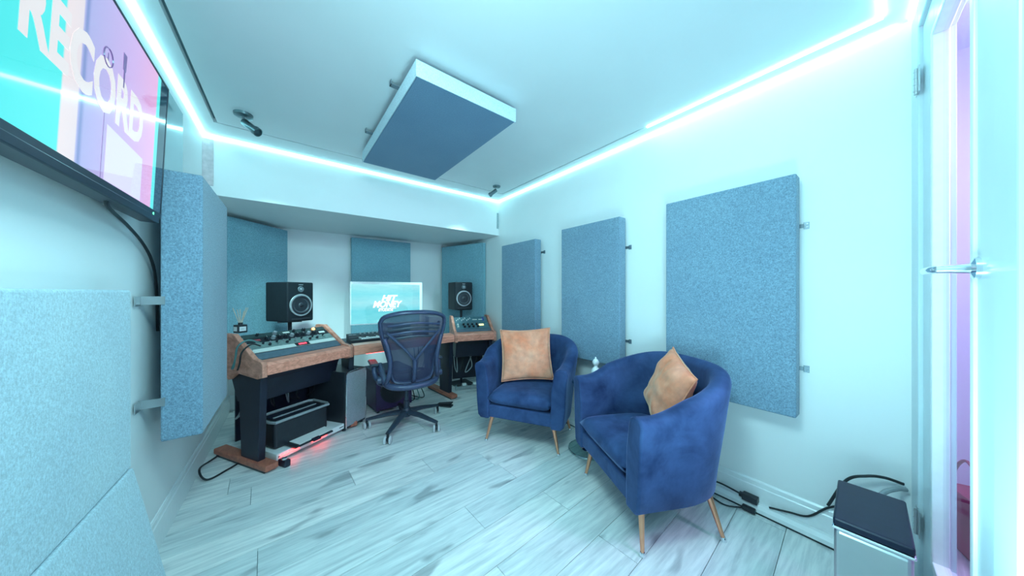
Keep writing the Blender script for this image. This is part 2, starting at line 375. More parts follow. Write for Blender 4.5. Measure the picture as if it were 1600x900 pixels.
# ------------------------------------------------------------ acoustic panels
GR = 'grey blue fabric acoustic panels'
def apanel(label, p0, p1, z0, z1, th, inward, mat=M_FAB, brackets=(), wallgap=.028):
    """p0->p1 along the front face, inward = +1/-1 side (normal) where the thickness goes (towards the wall)"""
    p0 = Vector((*p0, 0)); p1 = Vector((*p1, 0)); t = p1-p0; L = t.length
    o = thing('acoustic_panel', label, 'acoustic panel', (p0.x, p0.y, z0), math.atan2(t.y, t.x), GR)
    mb = MB(); y0, y1 = (0, th) if inward > 0 else (-th, 0)
    mb.box(0, L, y0, y1, 0, z1-z0); mb.build('fabric_core', mat, o, bevel=.008, seg=3)
    bp = y1 if inward > 0 else y0
    for (x, z) in brackets:
        s = 1 if inward > 0 else -1; b = MB()
        ex = 1 if x > L/2 else -1; xe = L if x > L/2 else 0
        x0, x1 = sorted((xe-ex*.05, xe+ex*.045))
        w0, w1 = sorted((bp+s*(wallgap-.003), bp+s*wallgap)); b.box(xe+ex*.010 if ex > 0 else xe+ex*.032, xe+ex*.032 if ex > 0 else xe+ex*.010, w0, w1, z-z0-.017, z-z0+.017)
        c0, c1 = sorted((bp, bp+s*wallgap)); xa, xb = sorted((xe, xe+ex*.004)); c0, c1 = sorted((bp-s*.03, bp+s*wallgap)); b.box(xe-ex*.03 if ex > 0 else xe, xe+ex*.012 if ex > 0 else xe+.03, w0, w1, z-z0-.010, z-z0+.010)
        bk = lab(b.build('bracket', M_BRKT, o), 'metal wall bracket')
        for k in (-.008, .008): MB().lathe([(0, 0), (.003, 0), (.003, .002), (0, .002)], 8, T(xe+ex*.025, (w0 if s > 0 else w1), z-z0+k) @ Rx(R(90) if s > 0 else R(-90))).build('screw', M_CHROME, bk)
    return o
# right wall, far to near (front face at X=2.0, thickness towards +X)
def rpanel(label, ya, yb, z0, z1, br, mat=M_FAB): return apanel(label, (2.005, ya), (2.005, yb), z0, z1, .085, 1, mat, br)
rpanel('grey fabric panel on the right wall behind the first armchair, closest to the desk', 2.85, 2.25, .62, 1.79, [(.6, 1.66)])
rpanel('tall fabric panel on the right wall between the two armchairs', 1.885, 1.28, .66, 1.82, [(.6, 1.59), (.6, .85)])
rpanel('large fabric panel on the right wall behind the near armchair', .935, .30, .605, 1.83, [(.63, 1.58), (.63, .84)])
# alcove
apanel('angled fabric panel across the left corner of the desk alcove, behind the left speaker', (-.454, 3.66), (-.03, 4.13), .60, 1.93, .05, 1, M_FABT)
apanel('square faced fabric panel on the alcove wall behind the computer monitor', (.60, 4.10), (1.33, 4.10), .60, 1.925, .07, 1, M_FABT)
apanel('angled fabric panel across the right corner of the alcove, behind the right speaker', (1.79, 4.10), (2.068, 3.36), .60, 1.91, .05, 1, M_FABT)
# left wall: deep trap panel
tp = apanel('deep fabric panel standing off the left wall beside the television, its edge facing us', (-.327, 2.59), (-.327, 1.944), .578, 1.779, .13, -1, M_FAB2, [], .06)
tp.children[0].data.materials.clear(); tp.children[0].data.materials.append(M_FAB)
for z in (1.20, .755):
    b = MB(); b.box(.646, .650, -.16, -.115, z-.578-.018, z-.578+.018); b.box(.650, .705, -.186, -.183, z-.578-.022, z-.578+.018); b.box(.645, .649, -.19, -.13, z-.578-.018, z-.578+.018)
    lab(b.build('bracket', M_STEEL, tp), 'steel bracket between panel and wall')
# left wall, near: horizontal panel with top at eye level
o = apanel('wide pale fabric panel low on the left wall under the television', (-.437, 1.587), (-.437, .40), .635, 1.243, .075, -1, M_FAB2)
# leaning panel on the floor below it
lp = thing('leaning_panel', 'pale fabric panel leaning on the left wall below the wide panel', 'acoustic panel', (-.318, 1.587, .006), 0, GR)
lp.rotation_euler = (0, -R(10.3), 0)
MB().box(-.05, 0, -1.187, 0, 0, .64).build('fabric_core', M_FAB2, lp, bevel=.008, seg=3)
# ceiling cloud
cp = thing('ceiling_acoustic_panel', 'large fabric panel hung flat just below the middle of the ceiling', 'acoustic panel', (.49, 1.42, 2.293), R(1.2), GR)
MB().box(0, .62, 0, 1.20, 0, .085).build('fabric_core', M_FAB3, cp, bevel=.008, seg=3)
mf = MB()
for (y, l) in ((.25, .05), (.85, .05)):
    b = MB(); b.box(-.05, .03, y, y+.03, .085, .089); b.box(-.05, -.046, y, y+.03, .085, .11); lab(b.build('bracket', M_BRKT, cp), 'metal ceiling bracket')
mf.box(-.004, .624, -.004, .0, .0, .083); mf.box(-.004, .0, 0, 1.2, .0, .083); lab(mf.build('pale_edge', M_FAB2, cp), 'pale fabric edge of the panel')

# ------------------------------------------------------------ television
def grad_emit(name, axis, stops, st, lo, hi, noise_amt=0):
    m = Mat(name); tc = m.node('ShaderNodeTexCoord'); sp = m.node('ShaderNodeSeparateXYZ'); m.link(tc.outputs['Object'], sp.inputs[0])
    mr = m.node('ShaderNodeMapRange'); mr.inputs['From Min'].default_value = lo; mr.inputs['From Max'].default_value = hi; m.link(sp.outputs[axis], mr.inputs[0])
    r = m.node('ShaderNodeValToRGB'); r.color_ramp.interpolation = 'LINEAR'; e = r.color_ramp.elements
    while len(e) < len(stops): e.new(.5)
    for i, (p, c) in enumerate(stops): e[i].position = p; e[i].color = (*c, 1)
    m.link(mr.outputs[0], r.inputs[0]); out = r.outputs[0]
    if noise_amt:
        n = m.noise(m.coords((1, 1, 4)), 9, 3); out = m.mix(out, m.ramp(n, [(.42, (.75, .9, .95)), (.6, (1.0, 1, 1))]), noise_amt)
    m.set(Base_Color=(.01, .01, .012, 1), Roughness=.05, Specular_IOR_Level=1.0, Emission_Strength=st); m.link(out, m.b.inputs['Emission Color']); return m.m
tv = thing('television', 'black wall television showing the word RECORD on cyan and pink', 'television')
TW, TH = .975, .555
tv.matrix_world = T(-.441, 1.87, 1.545) @ Ry(R(2.4)) @ Rz(-R(90))
# local x: along the screen from its far end (0) to the near end (TW); local y: away from the room is ... check: Rz(-90): x->-Y, y->+X (into the room)
MB().box(0, TW, -.045, 0, 0, TH).build('casing', M_TVB, tv, bevel=.006)
mb = MB(); mb.box(.004, TW-.004, 0, .004, 0, .020); mb.box(.004, TW-.004, 0, .004, TH-.010, TH); mb.box(.0, .009, 0, .004, 0, TH); mb.box(TW-.009, TW, 0, .004, 0, TH); mb.build('bezel', M_TVB, tv, bevel=.0015)
MB().box(.05, TW-.05, -.04, .012, -.028, -.002).build('soundbar_lip', M_TVB, tv, bevel=.004)
CY = (.10, .86, .84)
stops = [(0, (.004, .01, .02)), (.096, (.006, .014, .03)), (.100, CY), (.212, CY)]
# bands in local x (distance from the far end): 0-.09 dark, .09-.12 cyan, .12-.50 pink to purple, then pale stripe, then cyan
bands = [(0, (.01, .03, .06)), (.085/TW, (.01, .04, .07)), (.088/TW, (.12, .86, .84)), (.116/TW, (.12, .86, .84)), (.120/TW, (.80, .42, .72)), (.33/TW, (.62, .42, .80)), (.585/TW, (.42, .42, .78)), (.600/TW, (.18, .24, .55)),
         (.612/TW, (.42, .42, .78)), (.617/TW, (.80, .72, .76)), (.680/TW, (.85, .74, .76)), (.685/TW, (.08, .85, .84)), (1, (.05, .80, .80))]
scr_m = grad_emit('tv_screen', 0, bands, .5, 0, TW)
scr = MB().box(.009, TW-.009, 0, .0025, .020, TH-.010).build('screen', scr_m, tv)
def glow(name, c, st): m = Mat(name); m.set(Base_Color=(.01, .01, .012, 1), Roughness=.05, Specular_IOR_Level=1.0, Emission_Color=(*c, 1), Emission_Strength=st); return m.m
G_W = glow('glow_white', (.92, .90, .92), .44); G_DK = glow('glow_dark', (.14, .10, .30), .6); G_PALE = glow('glow_pale', (.62, .62, .88), .6)
# text: reads left to right for a viewer in the room: screen right end is far end (local x=0)
Mt = T(.530, .0030, .278) @ Matrix(((-1, 0, 0, 0), (0, 0, 1, 0), (0, 1, 0, 0), (0, 0, 0, 1)))
lab(text_mesh('screen_text', 'RECORD', G_W, .205, scr, Mt, sx=.735, off=.007, ext=.0003), 'white capital letters RECORD')
def mic(x, z, s):
    m = MB(); m.tube([(x, .0032, z-.09*s), (x, .0032, z-.02*s)], .006*s, 4, sy=.1); m.prism([(x-.011*s, z-.03*s), (x+.011*s, z-.03*s), (x+.013*s, z+.03*s), (x-.013*s, z+.03*s)], -.0032, -.0028, Rx(R(90)))
    return m
q = mic(.39, .42, .9); q.v += []; lab(q.build('microphone_picture', G_DK, scr), 'dark microphone drawn on the screen')
q = MB(); q.tube([(.49+.026*math.cos(t*PI/10), .0030, .372+.026*math.sin(t*PI/10)) for t in range(20)], .0022, 4, closed=True); q.prism([(.484, .345), (.496, .345), (.492, .385), (.488, .385)], -.0032, -.0028, Rx(R(90))); q.build('microphone_picture', G_DK, scr)
MB().prism([(.489, .02), (.491, .02), (.491, .21), (.489, .21)], -.0032, -.0029, Rx(R(90))).build('dark_line', G_DK, scr)
MB().prism([(.215, .022), (.47, .022), (.47, .185), (.215, .175)], -.0029, -.0026, Rx(R(90))).build('pale_shape', G_PALE, scr)
MB().prism([(.86, .03), (.895, .035), (.89, .06), (.87, .065)], -.0031, -.0028, Rx(R(90))).build('pale_shape', G_W, scr)
MB().box(.30, .31, .0, .0045, .004, .013).build('standby_light', M_GREEN, tv)
tv.children[-1].location = (-.22, 0, -.004)
MB().box(.3, .7, -.085, -.045, .12, .42).build('wall_mount', M_BLACK, tv)
tag(MB().tube(bez([(-.45, 1.46, 1.525), (-.465, 1.52, 1.507), (-.49, 1.75, 1.485), (-.50, 1.93, 1.44), (-.50, 2.03, 1.37), (-.505, 2.10, 1.26), (-.51, 2.14, 1.05)]), .0055, 8).build('television_cable', M_CABLE, smooth=True), 'black cable hanging from the television behind the deep panel', 'cable')

# ------------------------------------------------------------ ceiling spots
sp = thing('spotlight', 'nickel ceiling spotlight above the left end of the desk', 'spotlight', (-.25, 2.585, ZC), 0, 'ceiling spotlights')
MB().lathe([(0, -.022), (.035, -.022), (.048, -.016), (.05, 0), (0, 0)], 24).build('ceiling_rose', M_NICK, sp, smooth=True)
MB().tube([(0, 0, -.02), (.0, -.005, -.055)], .007, 10).build('swivel_arm', M_STEEL, sp, smooth=True)
hd = Vector((.70, -.45, -.62)).normalized()
MB().lathe([(0, 0), (.018, 0), (.023, .006), (.023, .085), (.029, .09), (.029, .115), (.024, .117), (.02, .10), (0, .10)], 20, T(0, 0, -.05) @ hd.to_track_quat('Z', 'Y').to_matrix().to_4x4()).build('lamp_head', M_NICK, sp, smooth=True)
s2 = copy_tree(sp); s2.location = (1.80, 2.655, ZC); s2.rotation_euler = (0, 0, R(175)); s2['label'] = 'small nickel ceiling spotlight in the far right corner'; s2.scale = (.85, .85, .85)

for nm, lx, ly, tx, ty in (('alcove_fill', -.26, 2.50, .2, 4.0), ('alcove_fill', 1.72, 2.60, 1.1, 4.2)):  # added fill from the unlit spotlight heads, brightens desk and alcove
    l = bpy.data.lights.new(nm, 'SPOT'); l.spot_size = R(48); l.spot_blend = 1; l.shadow_soft_size = .06; l.energy = 75; l.color = (.50, .95, 1.0)
    q = bpy.data.objects.new(nm, l); COL.objects.link(q); q.location = (lx, ly, 2.22)
    q.rotation_euler = (Vector((tx, 3.95, .62))-q.location).to_track_quat('-Z', 'Y').to_euler()

# ------------------------------------------------------------ desk
A = Vector((-.13, 2.60, 0)); B = Vector((.45, 2.955, 0)); C_ = Vector((1.503, 3.075, 0)); D = Vector((1.965, 2.937, 0))
desk = thing('studio_desk', 'wraparound wooden studio desk with sloping rack bays in the alcove', 'desk', (0, 0, 0))
def yaw(p, q): return math.atan2(q.y-p.y, q.x-p.x)
FR = {'l': T(*A) @ Rz(yaw(A, B)), 'm': T(*B) @ Rz(yaw(B, C_)), 'r': T(*C_) @ Rz(yaw(C_, D))}
LEN = {'l': (B-A).length, 'm': (C_-B).length, 'r': (D-C_).length}
ARM = [(0, .665), (.0, .735), (.018, .752), (.09, .762), (.11, .745), (.11, .665)]        # (s, z) profile of the padded wooden front edge
def ext(prof, x0, x1, M, mb=None):
    mb = mb or MB(); K = Matrix(((0, 0, 1, 0), (1, 0, 0, 0), (0, 1, 0, 0), (0, 0, 0, 1)))
    return mb.prism(prof, x0, x1, M @ K)
for k in 'lmr': ext(ARM, .002, LEN[k]-.002, FR[k]).build('armrest', M_WOODX, desk, bevel=.006, seg=3)
CHK = [(.0, .655), (.0, .745), (.02, .762), (.10, .775), (.34, .935), (.45, .935), (.47, .90), (.43, .62), (.40, .60), (.30, .66), (.06, .64)]
for k, xs in (('l', (-.03, LEN['l']-.035)), ('r', (.005, LEN['r']-.01))):
    for x in xs: ext(CHK, x, x+.032, FR[k]).build('rack_cheek', M_WOODZ, desk, bevel=.004)
for k, x0, x1 in (('l', .004, LEN['l']-.04), ('r', .04, LEN['r']-.012)):
    ext([(.11, .67), (.11, .755), (.35, .905), (.44, .905), (.44, .62), (.36, .44), (.20, .44), (.15, .60)], x0, x1, FR[k]).build('rack_box', M_DARK, desk, bevel=.003)
    ext([(.112, .757), (.17, .795), (.165, .799), (.110, .763)], x0, x1, FR[k]).build('blank_panel', plain('blank_blue', (.10, .15, .19), .5), desk)
MB().box(0, LEN['m'], .11, .62, .70, .742, FR['m']).build('desktop', M_DARK, desk, bevel=.003)
for k, x0, x1 in (('l', .05, LEN['l']-.06), ('r', .05, LEN['r']-.03)):
    MB().box(x0, x1, .475, .49, .10, .64, FR[k]).build('rear_panel', M_DARK, desk)
def legset(M, x, foot_len=.6, y0=0.0):
    mb = MB(); mb.prism([(.10, .05), (.30, .05), (.34, .66), (.07, .66)], x-.022, x+.022, M @ Matrix(((0, 0, 1, 0), (1, 0, 0, 0), (0, 1, 0, 0), (0, 0, 0, 1)))); lg = mb.build('leg', M_DARK, desk, bevel=.004)
    f = MB(); f.box(x-.04, x+.04, y0, foot_len, .012, .055, M); f.build('foot', M_WOODF, desk, bevel=.01)
    g_ = MB(); g_.box(x-.035, x+.035, y0+.03, foot_len-.03, .0, .014, M); g_.build('foot_pad', M_BLACK, desk)
legset(FR['l'], .02, .62, -.02); legset(FR['m'], -.0, .6, .03); legset(FR['m'], LEN['m'], .6, .0); legset(FR['r'], LEN['r']-.03, .4, .05)
MB().box(.08, LEN['l']-.06, .04, .42, .030, .075, FR['l']).build('lower_shelf', M_WHITE, desk, bevel=.003)
for x0, x1 in ((.10, .23), (.33, .45)): lab(MB().box(x0, x1, .030, .042, .048, .056, FR['l']).build('red_led_bar', M_RED, desk), 'red glowing led bar')
for x in (.09, .57): MB().box(x, x+.035, .037, .041, .050, .056, FR['l']).build('shelf_slot', M_BLACK, desk)
lab(MB().box(.12, .34, .05, .06, .655, .662, FR['m']).build('red_led_bar', M_RED, desk), 'red glowing led bar under the desk front')

# rack gear on the sloping bays
def slope_frame(k, x):            # local x along, local y up the slope, z out of the face
    return FR[k] @ T(x, .11, .763) @ Rx(math.atan2(.15, .24))
SL = math.hypot(.24, .15)
def knob(par, x, y, r=.011, h=.016, mat=M_BLACK, cap=None):
    r *= 1.3; h *= 1.25
    o = MB().lathe([(0, .0), (r, .0), (r, h*.2), (r*.82, h), (0, h)], 12).build('knob', mat, par, smooth=True); o.location = (x, y, .004)
    if cap: MB().box(-.001, .001, 0, r*.8, h, h+.001).build('pointer', cap, o)
    return o
def unit(label, k, x, w_, y0, y1, face, cat='rack unit'):
    o = thing('rack_unit', label, cat, M=slope_frame(k, x) @ T(0, y0, .002), group='audio gear in the sloping rack bays')
    MB().box(0, w_, 0, y1-y0, -.001, .005).build('faceplate', face, o, bevel=.001)
    for sx in (.006, w_-.006):
        for sy in (.007, y1-y0-.007): MB().lathe([(0, 0), (.003, 0), (.003, .002), (0, .002)], 8, T(sx, sy, .005)).build('screw', M_CHROME, o)
    return o
W = LEN['l']-.05
u1 = unit('dark green rack unit with orange lamp, topmost in the left bay', 'l', .006, W, .235, .282, M_FACE1)
for x in (.10, .22, .36, .44): knob(u1, x, .022, .012 if x in (.22, .44) else .008, .018, M_GREY if x == .22 else M_BLACK, M_WHITE)
MB().lathe([(0, 0), (.012, 0), (.013, .006), (.008, .012), (0, .014)], 14, T(.53, .024, .004)).build('signal_lamp', M_ORANGE, u1, smooth=True)
MB().box(.28, .33, .014, .030, .004, .006).build('label_plate', M_CREAM, u1)
u2 = unit('black rack unit with a long row of knobs, second from top in left bay', 'l', .006, W, .180, .230, M_BLACK)
for i in range(9): knob(u2, .14+i*.045, .025, .012, .018, M_GREY if i % 3 == 1 else M_BLACK, M_WHITE)
MB().box(.05, .10, .016, .034, .004, .007).build('red_display', plain('dim_red', (.5, .08, .10), .3), u2)
MB().box(.55, .60, .014, .036, .004, .008).build('label_plate', M_CREAM, u2)
u3 = unit('pale teal mixer strip with small knobs, in the middle of the left bay', 'l', .006, W, .112, .176, M_FACE2)
for i in range(12): knob(u3, .05+i*.046, .046, .006, .012, M_BLACK if i % 2 else M_GREY)
for i in range(9): knob(u3, .07+i*.06, .022, .008, .012, M_BLACK if i in (1, 3, 6, 7) else M_FACE2)
u4 = unit('cream faced rack strip with a red lit display, lowest in the left bay', 'l', .006, W, .07, .108, M_CREAM)
MB().box(.29, .40, .0, .038, .004, .007).build('display_window', M_BLACK, u4, bevel=.004)
MB().box(.315, .375, .012, .026, .006, .009).build('red_display', M_REDD, u4)
W2 = LEN['r']-.06
u5 = unit('teal rack unit with white faders along the top of the right bay', 'r', .042, W2, .165, .282, M_FACE3)
for i in range(9): MB().box(.02+i*.022, .028+i*.022, .03+.02*((i*7) % 3), .05+.02*((i*7) % 3), .004, .016).build('fader', M_WHITE, u5)
for i, x in enumerate((.23, .31)): MB().box(x, x+.06, .05, .065, .004, .007).build('label_plate', M_CREAM, u5)
MB().box(.36, .38, .03, .10, .004, .010).build('meter', plain('blue_meter', (.05, .08, .4), .3), u5)
u6 = unit('blue green rack unit with black knobs and a yellow meter in the right bay', 'r', .042, W2, .045, .160, M_FACE3)
for i in range(4):
    knob(u6, .10+i*.055, .078, .011, .018, M_BLACK, M_WHITE); knob(u6, .11+i*.055, .035, .012, .018, M_BLACK, M_WHITE)
for i in range(2): knob(u6, .03, .04+i*.04, .009, .012, M_CREAM)
MB().box(.295, .355, .055, .082, .004, .008).build('meter', M_YEL, u6)

# ------------------------------------------------------------ things on the desk
def place(o, M): o.matrix_world = M; return o
mon = thing('computer_monitor', 'wide pale monitor with a white studio logo on a cyan sky', 'monitor')
mx = Vector((1.239-.496, 3.40-3.50, 0)); place(mon, T(.496, 3.50, 0) @ Rz(math.atan2(mx.y, mx.x)))
mw = mx.length
MB().box(0, mw, .0, .03, .885, 1.352).build('casing', M_WHITE, mon, bevel=.004)
scm = grad_emit('monitor_screen', 2, [(0, (.25, .85, .93)), (.3, (.20, .82, .92)), (.5, (.40, .90, .96)), (.72, (.24, .86, .94)), (1, (.45, .93, .97))], .46, .90, 1.34, .5)
ms = MB().box(.012, mw-.03, -.003, .001, .897, 1.325).build('screen', scm, mon)
Ml = T(mw*.48, -.0042, 1.135) @ Rx(R(90))
G_LOGO = glow('logo_white', (1, 1, 1), .8)
lab(text_mesh('logo_text', 'HIT', G_LOGO, .085, ms, Ml @ T(.02, .035, 0), sx=1.1, shear=.3, off=.004, ext=.0004), 'white slanted letters')
text_mesh('logo_text', 'MONEY', G_LOGO, .095, ms, Ml @ T(0, -.035, 0), sx=.85, shear=.3, off=.004, ext=.0004)
text_mesh('logo_text', 'STUDIOS', G_LOGO, .034, ms, Ml @ T(-.01, -.098, 0), sx=1.1, shear=.1, off=.001, ext=.0004)
MB().prism([(-.08, -.080), (.10, -.080), (.10, -.075), (-.075, -.075)], 0, .0004, Ml).build('logo_bar', G_LOGO, ms)
MB().box(mw/2-.05, mw/2+.05, .03, .06, .745, 1.05).build('stand_neck', M_ALU, mon, bevel=.004); MB().box(mw/2-.13, mw/2+.13, -.01, .15, .742, .752).build('stand_base', M_ALU, mon, bevel=.003)

kb = thing('midi_keyboard', 'black midi keyboard with white keys in front of the monitor', 'keyboard', M=FR['m'] @ T(.035, .20, .7425) @ Rz(R(-2)))
MB().prism([(0, 0), (.22, 0), (.22, .07), (.13, .06), (.12, .03), (0, .03)], 0, .62, Matrix(((0, 0, 1, 0), (1, 0, 0, 0), (0, 1, 0, 0), (0, 0, 0, 1)))).build('case', M_BLACK, kb, bevel=.003)
for i in range(22):
    MB().box(.09+i*.0235, .1125+i*.0235, .012, .118, .03, .044).build('white_key', M_WHITE, kb, bevel=.001)
    if i % 7 in (0, 1, 3, 4, 5) and i < 21: MB().box(.105+i*.0235, .120+i*.0235, .055, .118, .044, .053).build('black_key', M_BLACK, kb, bevel=.001)
for i in range(8): MB().lathe([(0, 0), (.009, 0), (.008, .016), (0, .016)], 12, T(.12+i*.04, .17, .064)).build('knob', M_GREY, kb, smooth=True)
for i in range(4):
    for j in range(2): MB().box(.012+j*.034, .04+j*.034, .135-i*.0+ (i-2)*.0 + .01, .165, .060, .066).build('pad', M_GREY, kb) if i == 0 else None
mouse = tag(MB().lathe([(0, 0), (.03, 0), (.031, .01), (.024, .024), (.010, .030), (0, .031)], 16, FR['m'] @ T(.40, .145, .7425) @ Matrix.Diagonal((1, 1.7, 1, 1))).build('computer_mouse', M_WHITE, smooth=True), 'white mouse on the desk edge left of the office chair back', 'mouse')

wb = thing('audio_interface', 'upright white box with a dark knob right of the monitor', 'audio interface', M=FR['m'] @ T(.84, .20, .7425) @ Rz(R(-12)))
MB().box(0, .17, 0, .16, 0, .215).build('case', M_WHITE, wb, bevel=.008)
MB().lathe([(0, 0), (.016, 0), (.014, .018), (0, .018)], 16, T(.115, 0, .15) @ Rx(R(90))).build('knob', M_BLACK, wb, smooth=True)
MB().box(.095, .135, -.002, .002, .105, .112).build('slot', M_BLACK, wb)

spk = thing('studio_monitor', 'black studio speaker with silver ringed woofer on the left of the desk', 'speaker', group='studio monitor speakers')
SW, SD, SH = .238, .30, .362
MB().box(0, SW, 0, SD, 0, SH).build('cabinet', M_SPK, spk, bevel=.012, seg=3)
def onface(x, z): return T(x, 0, z) @ Rx(R(90))
wf = MB().lathe([(.088, -.002), (.101, -.002), (.103, .004), (.100, .009), (.088, .009), (.086, .0)], 32, onface(SW/2, .150)).build('woofer_ring', M_RING, spk, smooth=True)
MB().lathe([(.0, .004), (.022, .004), (.03, .000), (.034, -.002), (.066, .0045), (.074, .0075), (.082, .006), (.088, .002)], 32, onface(SW/2, .150)).build('woofer_cone', M_CONE, spk, smooth=True)
MB().lathe([(.064, .0035), (.070, .0105), (.078, .0125), (.088, .0085), (.089, .003)], 32, onface(SW/2, .150)).build('surround', M_BLACK, spk, smooth=True)
MB().lathe([(0, .009), (.012, .008), (.02, .004), (.021, .002)], 20, onface(SW/2, .150) @ T(0, 0, .003)).build('dust_cap', M_BLACK, spk, smooth=True)
MB().lathe([(.0, .004), (.012, .006), (.014, .002), (.024, .004), (.028, .0005)], 24, onface(SW/2, .298)).build('tweeter', M_CONE, spk, smooth=True)
MB().lathe([(.0, .008), (.007, .007), (.009, .004)], 14, onface(SW/2, .298)).build('tweeter_dome', M_RING, spk, smooth=True)
MB().box(.035, SW-.035, -.002, .01, .016, .030).build('bass_port', M_BLACK, spk, bevel=.003)
MB().box(SW/2-.02, SW/2+.02, -.0015, .003, .336, .341).build('badge', M_RING, spk)
s2 = copy_tree(spk)
place(spk, T(-.028, 3.275, .968) @ Rz(R(33))); place(s2, T(1.675, 3.42, 1.008) @ Rz(R(-8)))
s2['label'] = 'smaller looking black studio speaker on the right of the desk near the corner'
def stand(label, x, y, z):
    o = thing('speaker_stand', label, 'speaker stand', (x, y, 0), 0, 'speaker stands')
    MB().tube([(0, 0, .012), (0, 0, z-.008)], .016, 12).build('pole', M_BLACK, o, smooth=True)
    MB().box(-.09, .09, -.09, .09, z-.008, z-.001).build('top_plate', M_BLACK, o); MB().box(-.13, .13, -.13, .13, 0, .012).build('base_plate', M_BLACK, o)
stand('black pole stand under the left speaker, behind the rack bay', -.01, 3.45, .968); stand('black pole stand under the right speaker, behind the rack bay', 1.84, 3.57, 1.008)

rd = thing('reed_diffuser', 'black reed diffuser jar with white label on the left desk cheek', 'diffuser', M=FR['l'] @ T(.035, .385, .936))
MB().box(-.03, .03, -.03, .03, 0, .06).build('jar', M_BLACK, rd, bevel=.004); MB().lathe([(0, .06), (.014, .06), (.014, .075), (0, .075)], 14).build('neck', M_BLACK, rd, smooth=True)
lbl = MB().box(-.020, .020, -.0315, -.030, .014, .046).build('label', M_WHITE, rd); lbl.rotation_euler = (0, 0, R(0))
MB().box(-.012, .010, -.0322, -.0314, .026, .028).box(-.010, .008, -.0322, -.0314, .032, .034).build('print', M_GREY, lbl)
MB().box(-.0315, -.030, -.020, .020, .014, .046).build('label', M_WHITE, rd)
for i in range(7):
    a = i*2*PI/7+.4; MB().tube([(0, 0, .05), (.045*math.cos(a), .03*math.sin(a), .185-.012*(i % 3))], .0028, 6).build('reed', M_STEEL2, rd)

def loop(name, label, pts, r, mat=M_CABLE, cat='cable'): return tag(MB().tube(bez(pts, 8), r, 8).build(name, mat, smooth=True), label, cat)
def L3(k, x, y, z): return tuple(FR[k] @ Vector((x, y, z)))
loop('jack_cable', 'teal cable looped over the left desk cheek', [L3('l', .06, .20, .87), L3('l', .0, .22, .895), L3('l', -.05, .235, .86), L3('l', -.058, .25, .78), L3('l', -.055, .28, .71), L3('l', -.053, .30, .70), L3('l', -.045, .29, .74)], .006, M_CABLET)
loop('jack_cable', 'black cable hanging beside the teal one on the left desk cheek', [L3('l', .05, .17, .85), L3('l', .0, .18, .868), L3('l', -.045, .20, .82), L3('l', -.048, .22, .74), L3('l', -.046, .25, .69)], .005)

# ------------------------------------------------------------ under the desk
tw = thing('computer_tower', 'silver mesh fronted computer tower under the desk, left of the office chair', 'computer', M=T(.378, 2.945, 0) @ Rz(math.atan2(.16, .218)))
MB().box(0, .235, 0, .42, .02, .525).build('case', M_BLACK, tw, bevel=.006)
MB().box(.010, .225, -.012, -.002, .04, .515).build('mesh_front', M_ALU, tw, bevel=.004)
mb = MB()
for x in (.005, .23): mb.tube([(x, -.010, .03), (x, -.010, .50), (x+(.01 if x < .1 else -.01), -.01, .52), (.117, -.010, .53)], .005, 8)
lab(mb.build('front_rim', M_CHROME, tw, smooth=True), 'bright metal rim')
for x in (.02, .215):
    for y in (.03, .38): MB().lathe([(0, 0), (.014, 0), (.014, .02), (0, .02)], 12, T(x, y, 0)).build('foot', M_BLACK, tw)

pr = thing('printer', 'black printer with grey rimmed open top on the lower desk shelf', 'printer', M=FR['l'] @ T(.105, .11, .0755) @ Rz(R(-2)))
PW, PD, PH = .40, .22, .20
mb = MB(); mb.prism([(0, 0), (PW, 0), (PW, PD), (0, PD)], 0, PH); mb.build('body', M_BLACK, pr, bevel=.02, seg=3)
rim = [(.0, -.01), (PW, -.01), (PW+.012, .03), (PW+.012, PD-.02), (PW-.02, PD+.01), (.02, PD+.01), (-.012, PD-.02), (-.012, .03)]
rimp = [(x, y, PH+.004) for x, y in rim]
lab(MB().tube(rimp, .011, 8, closed=True, up=(0, 0, 1)).build('top_rim', M_GREY, pr, smooth=True), 'pale grey rounded rim')
MB().box(.03, PW-.03, .03, PD-.03, PH-.001, PH+.003).build('paper_slot', M_DARK, pr)
MB().box(.04, PW-.04, .09, .10, PH+.003, PH+.010).build('guide_bar', M_GREY, pr)
MB().box(.07, .36, -.125, .02, .005, .018).build('output_tray', M_BLACK, pr, bevel=.003)
tag(MB().box(.205, .475, -.012, .13, .095, .099, FR['l']).build('paper_sheet', M_PAPER), 'white paper lying in the printer output tray', 'paper')
MB().box(.19, .25, -.145, -.11, .006, .024).build('tray_stop', M_DARK, pr, bevel=.003)

sub = thing('subwoofer', 'dark purple subwoofer cabinet under the middle of the desk', 'speaker', M=FR['m'] @ T(.26, .20, 0))
MB().box(0, .38, 0, .38, .02, .42).build('cabinet', M_SUB, sub, bevel=.01); MB().lathe([(0, .002), (.05, .004), (.12, -.0), (.14, .006), (.15, .0)], 28, T(.19, 0, .22) @ Rx(R(90))).build('driver', M_BLACK, sub, smooth=True)
for x in (.03, .35):
    for y in (.03, .35): MB().lathe([(0, 0), (.015, 0), (.015, .02), (0, .02)], 10, T(x, y, 0)).build('foot', M_BLACK, sub)
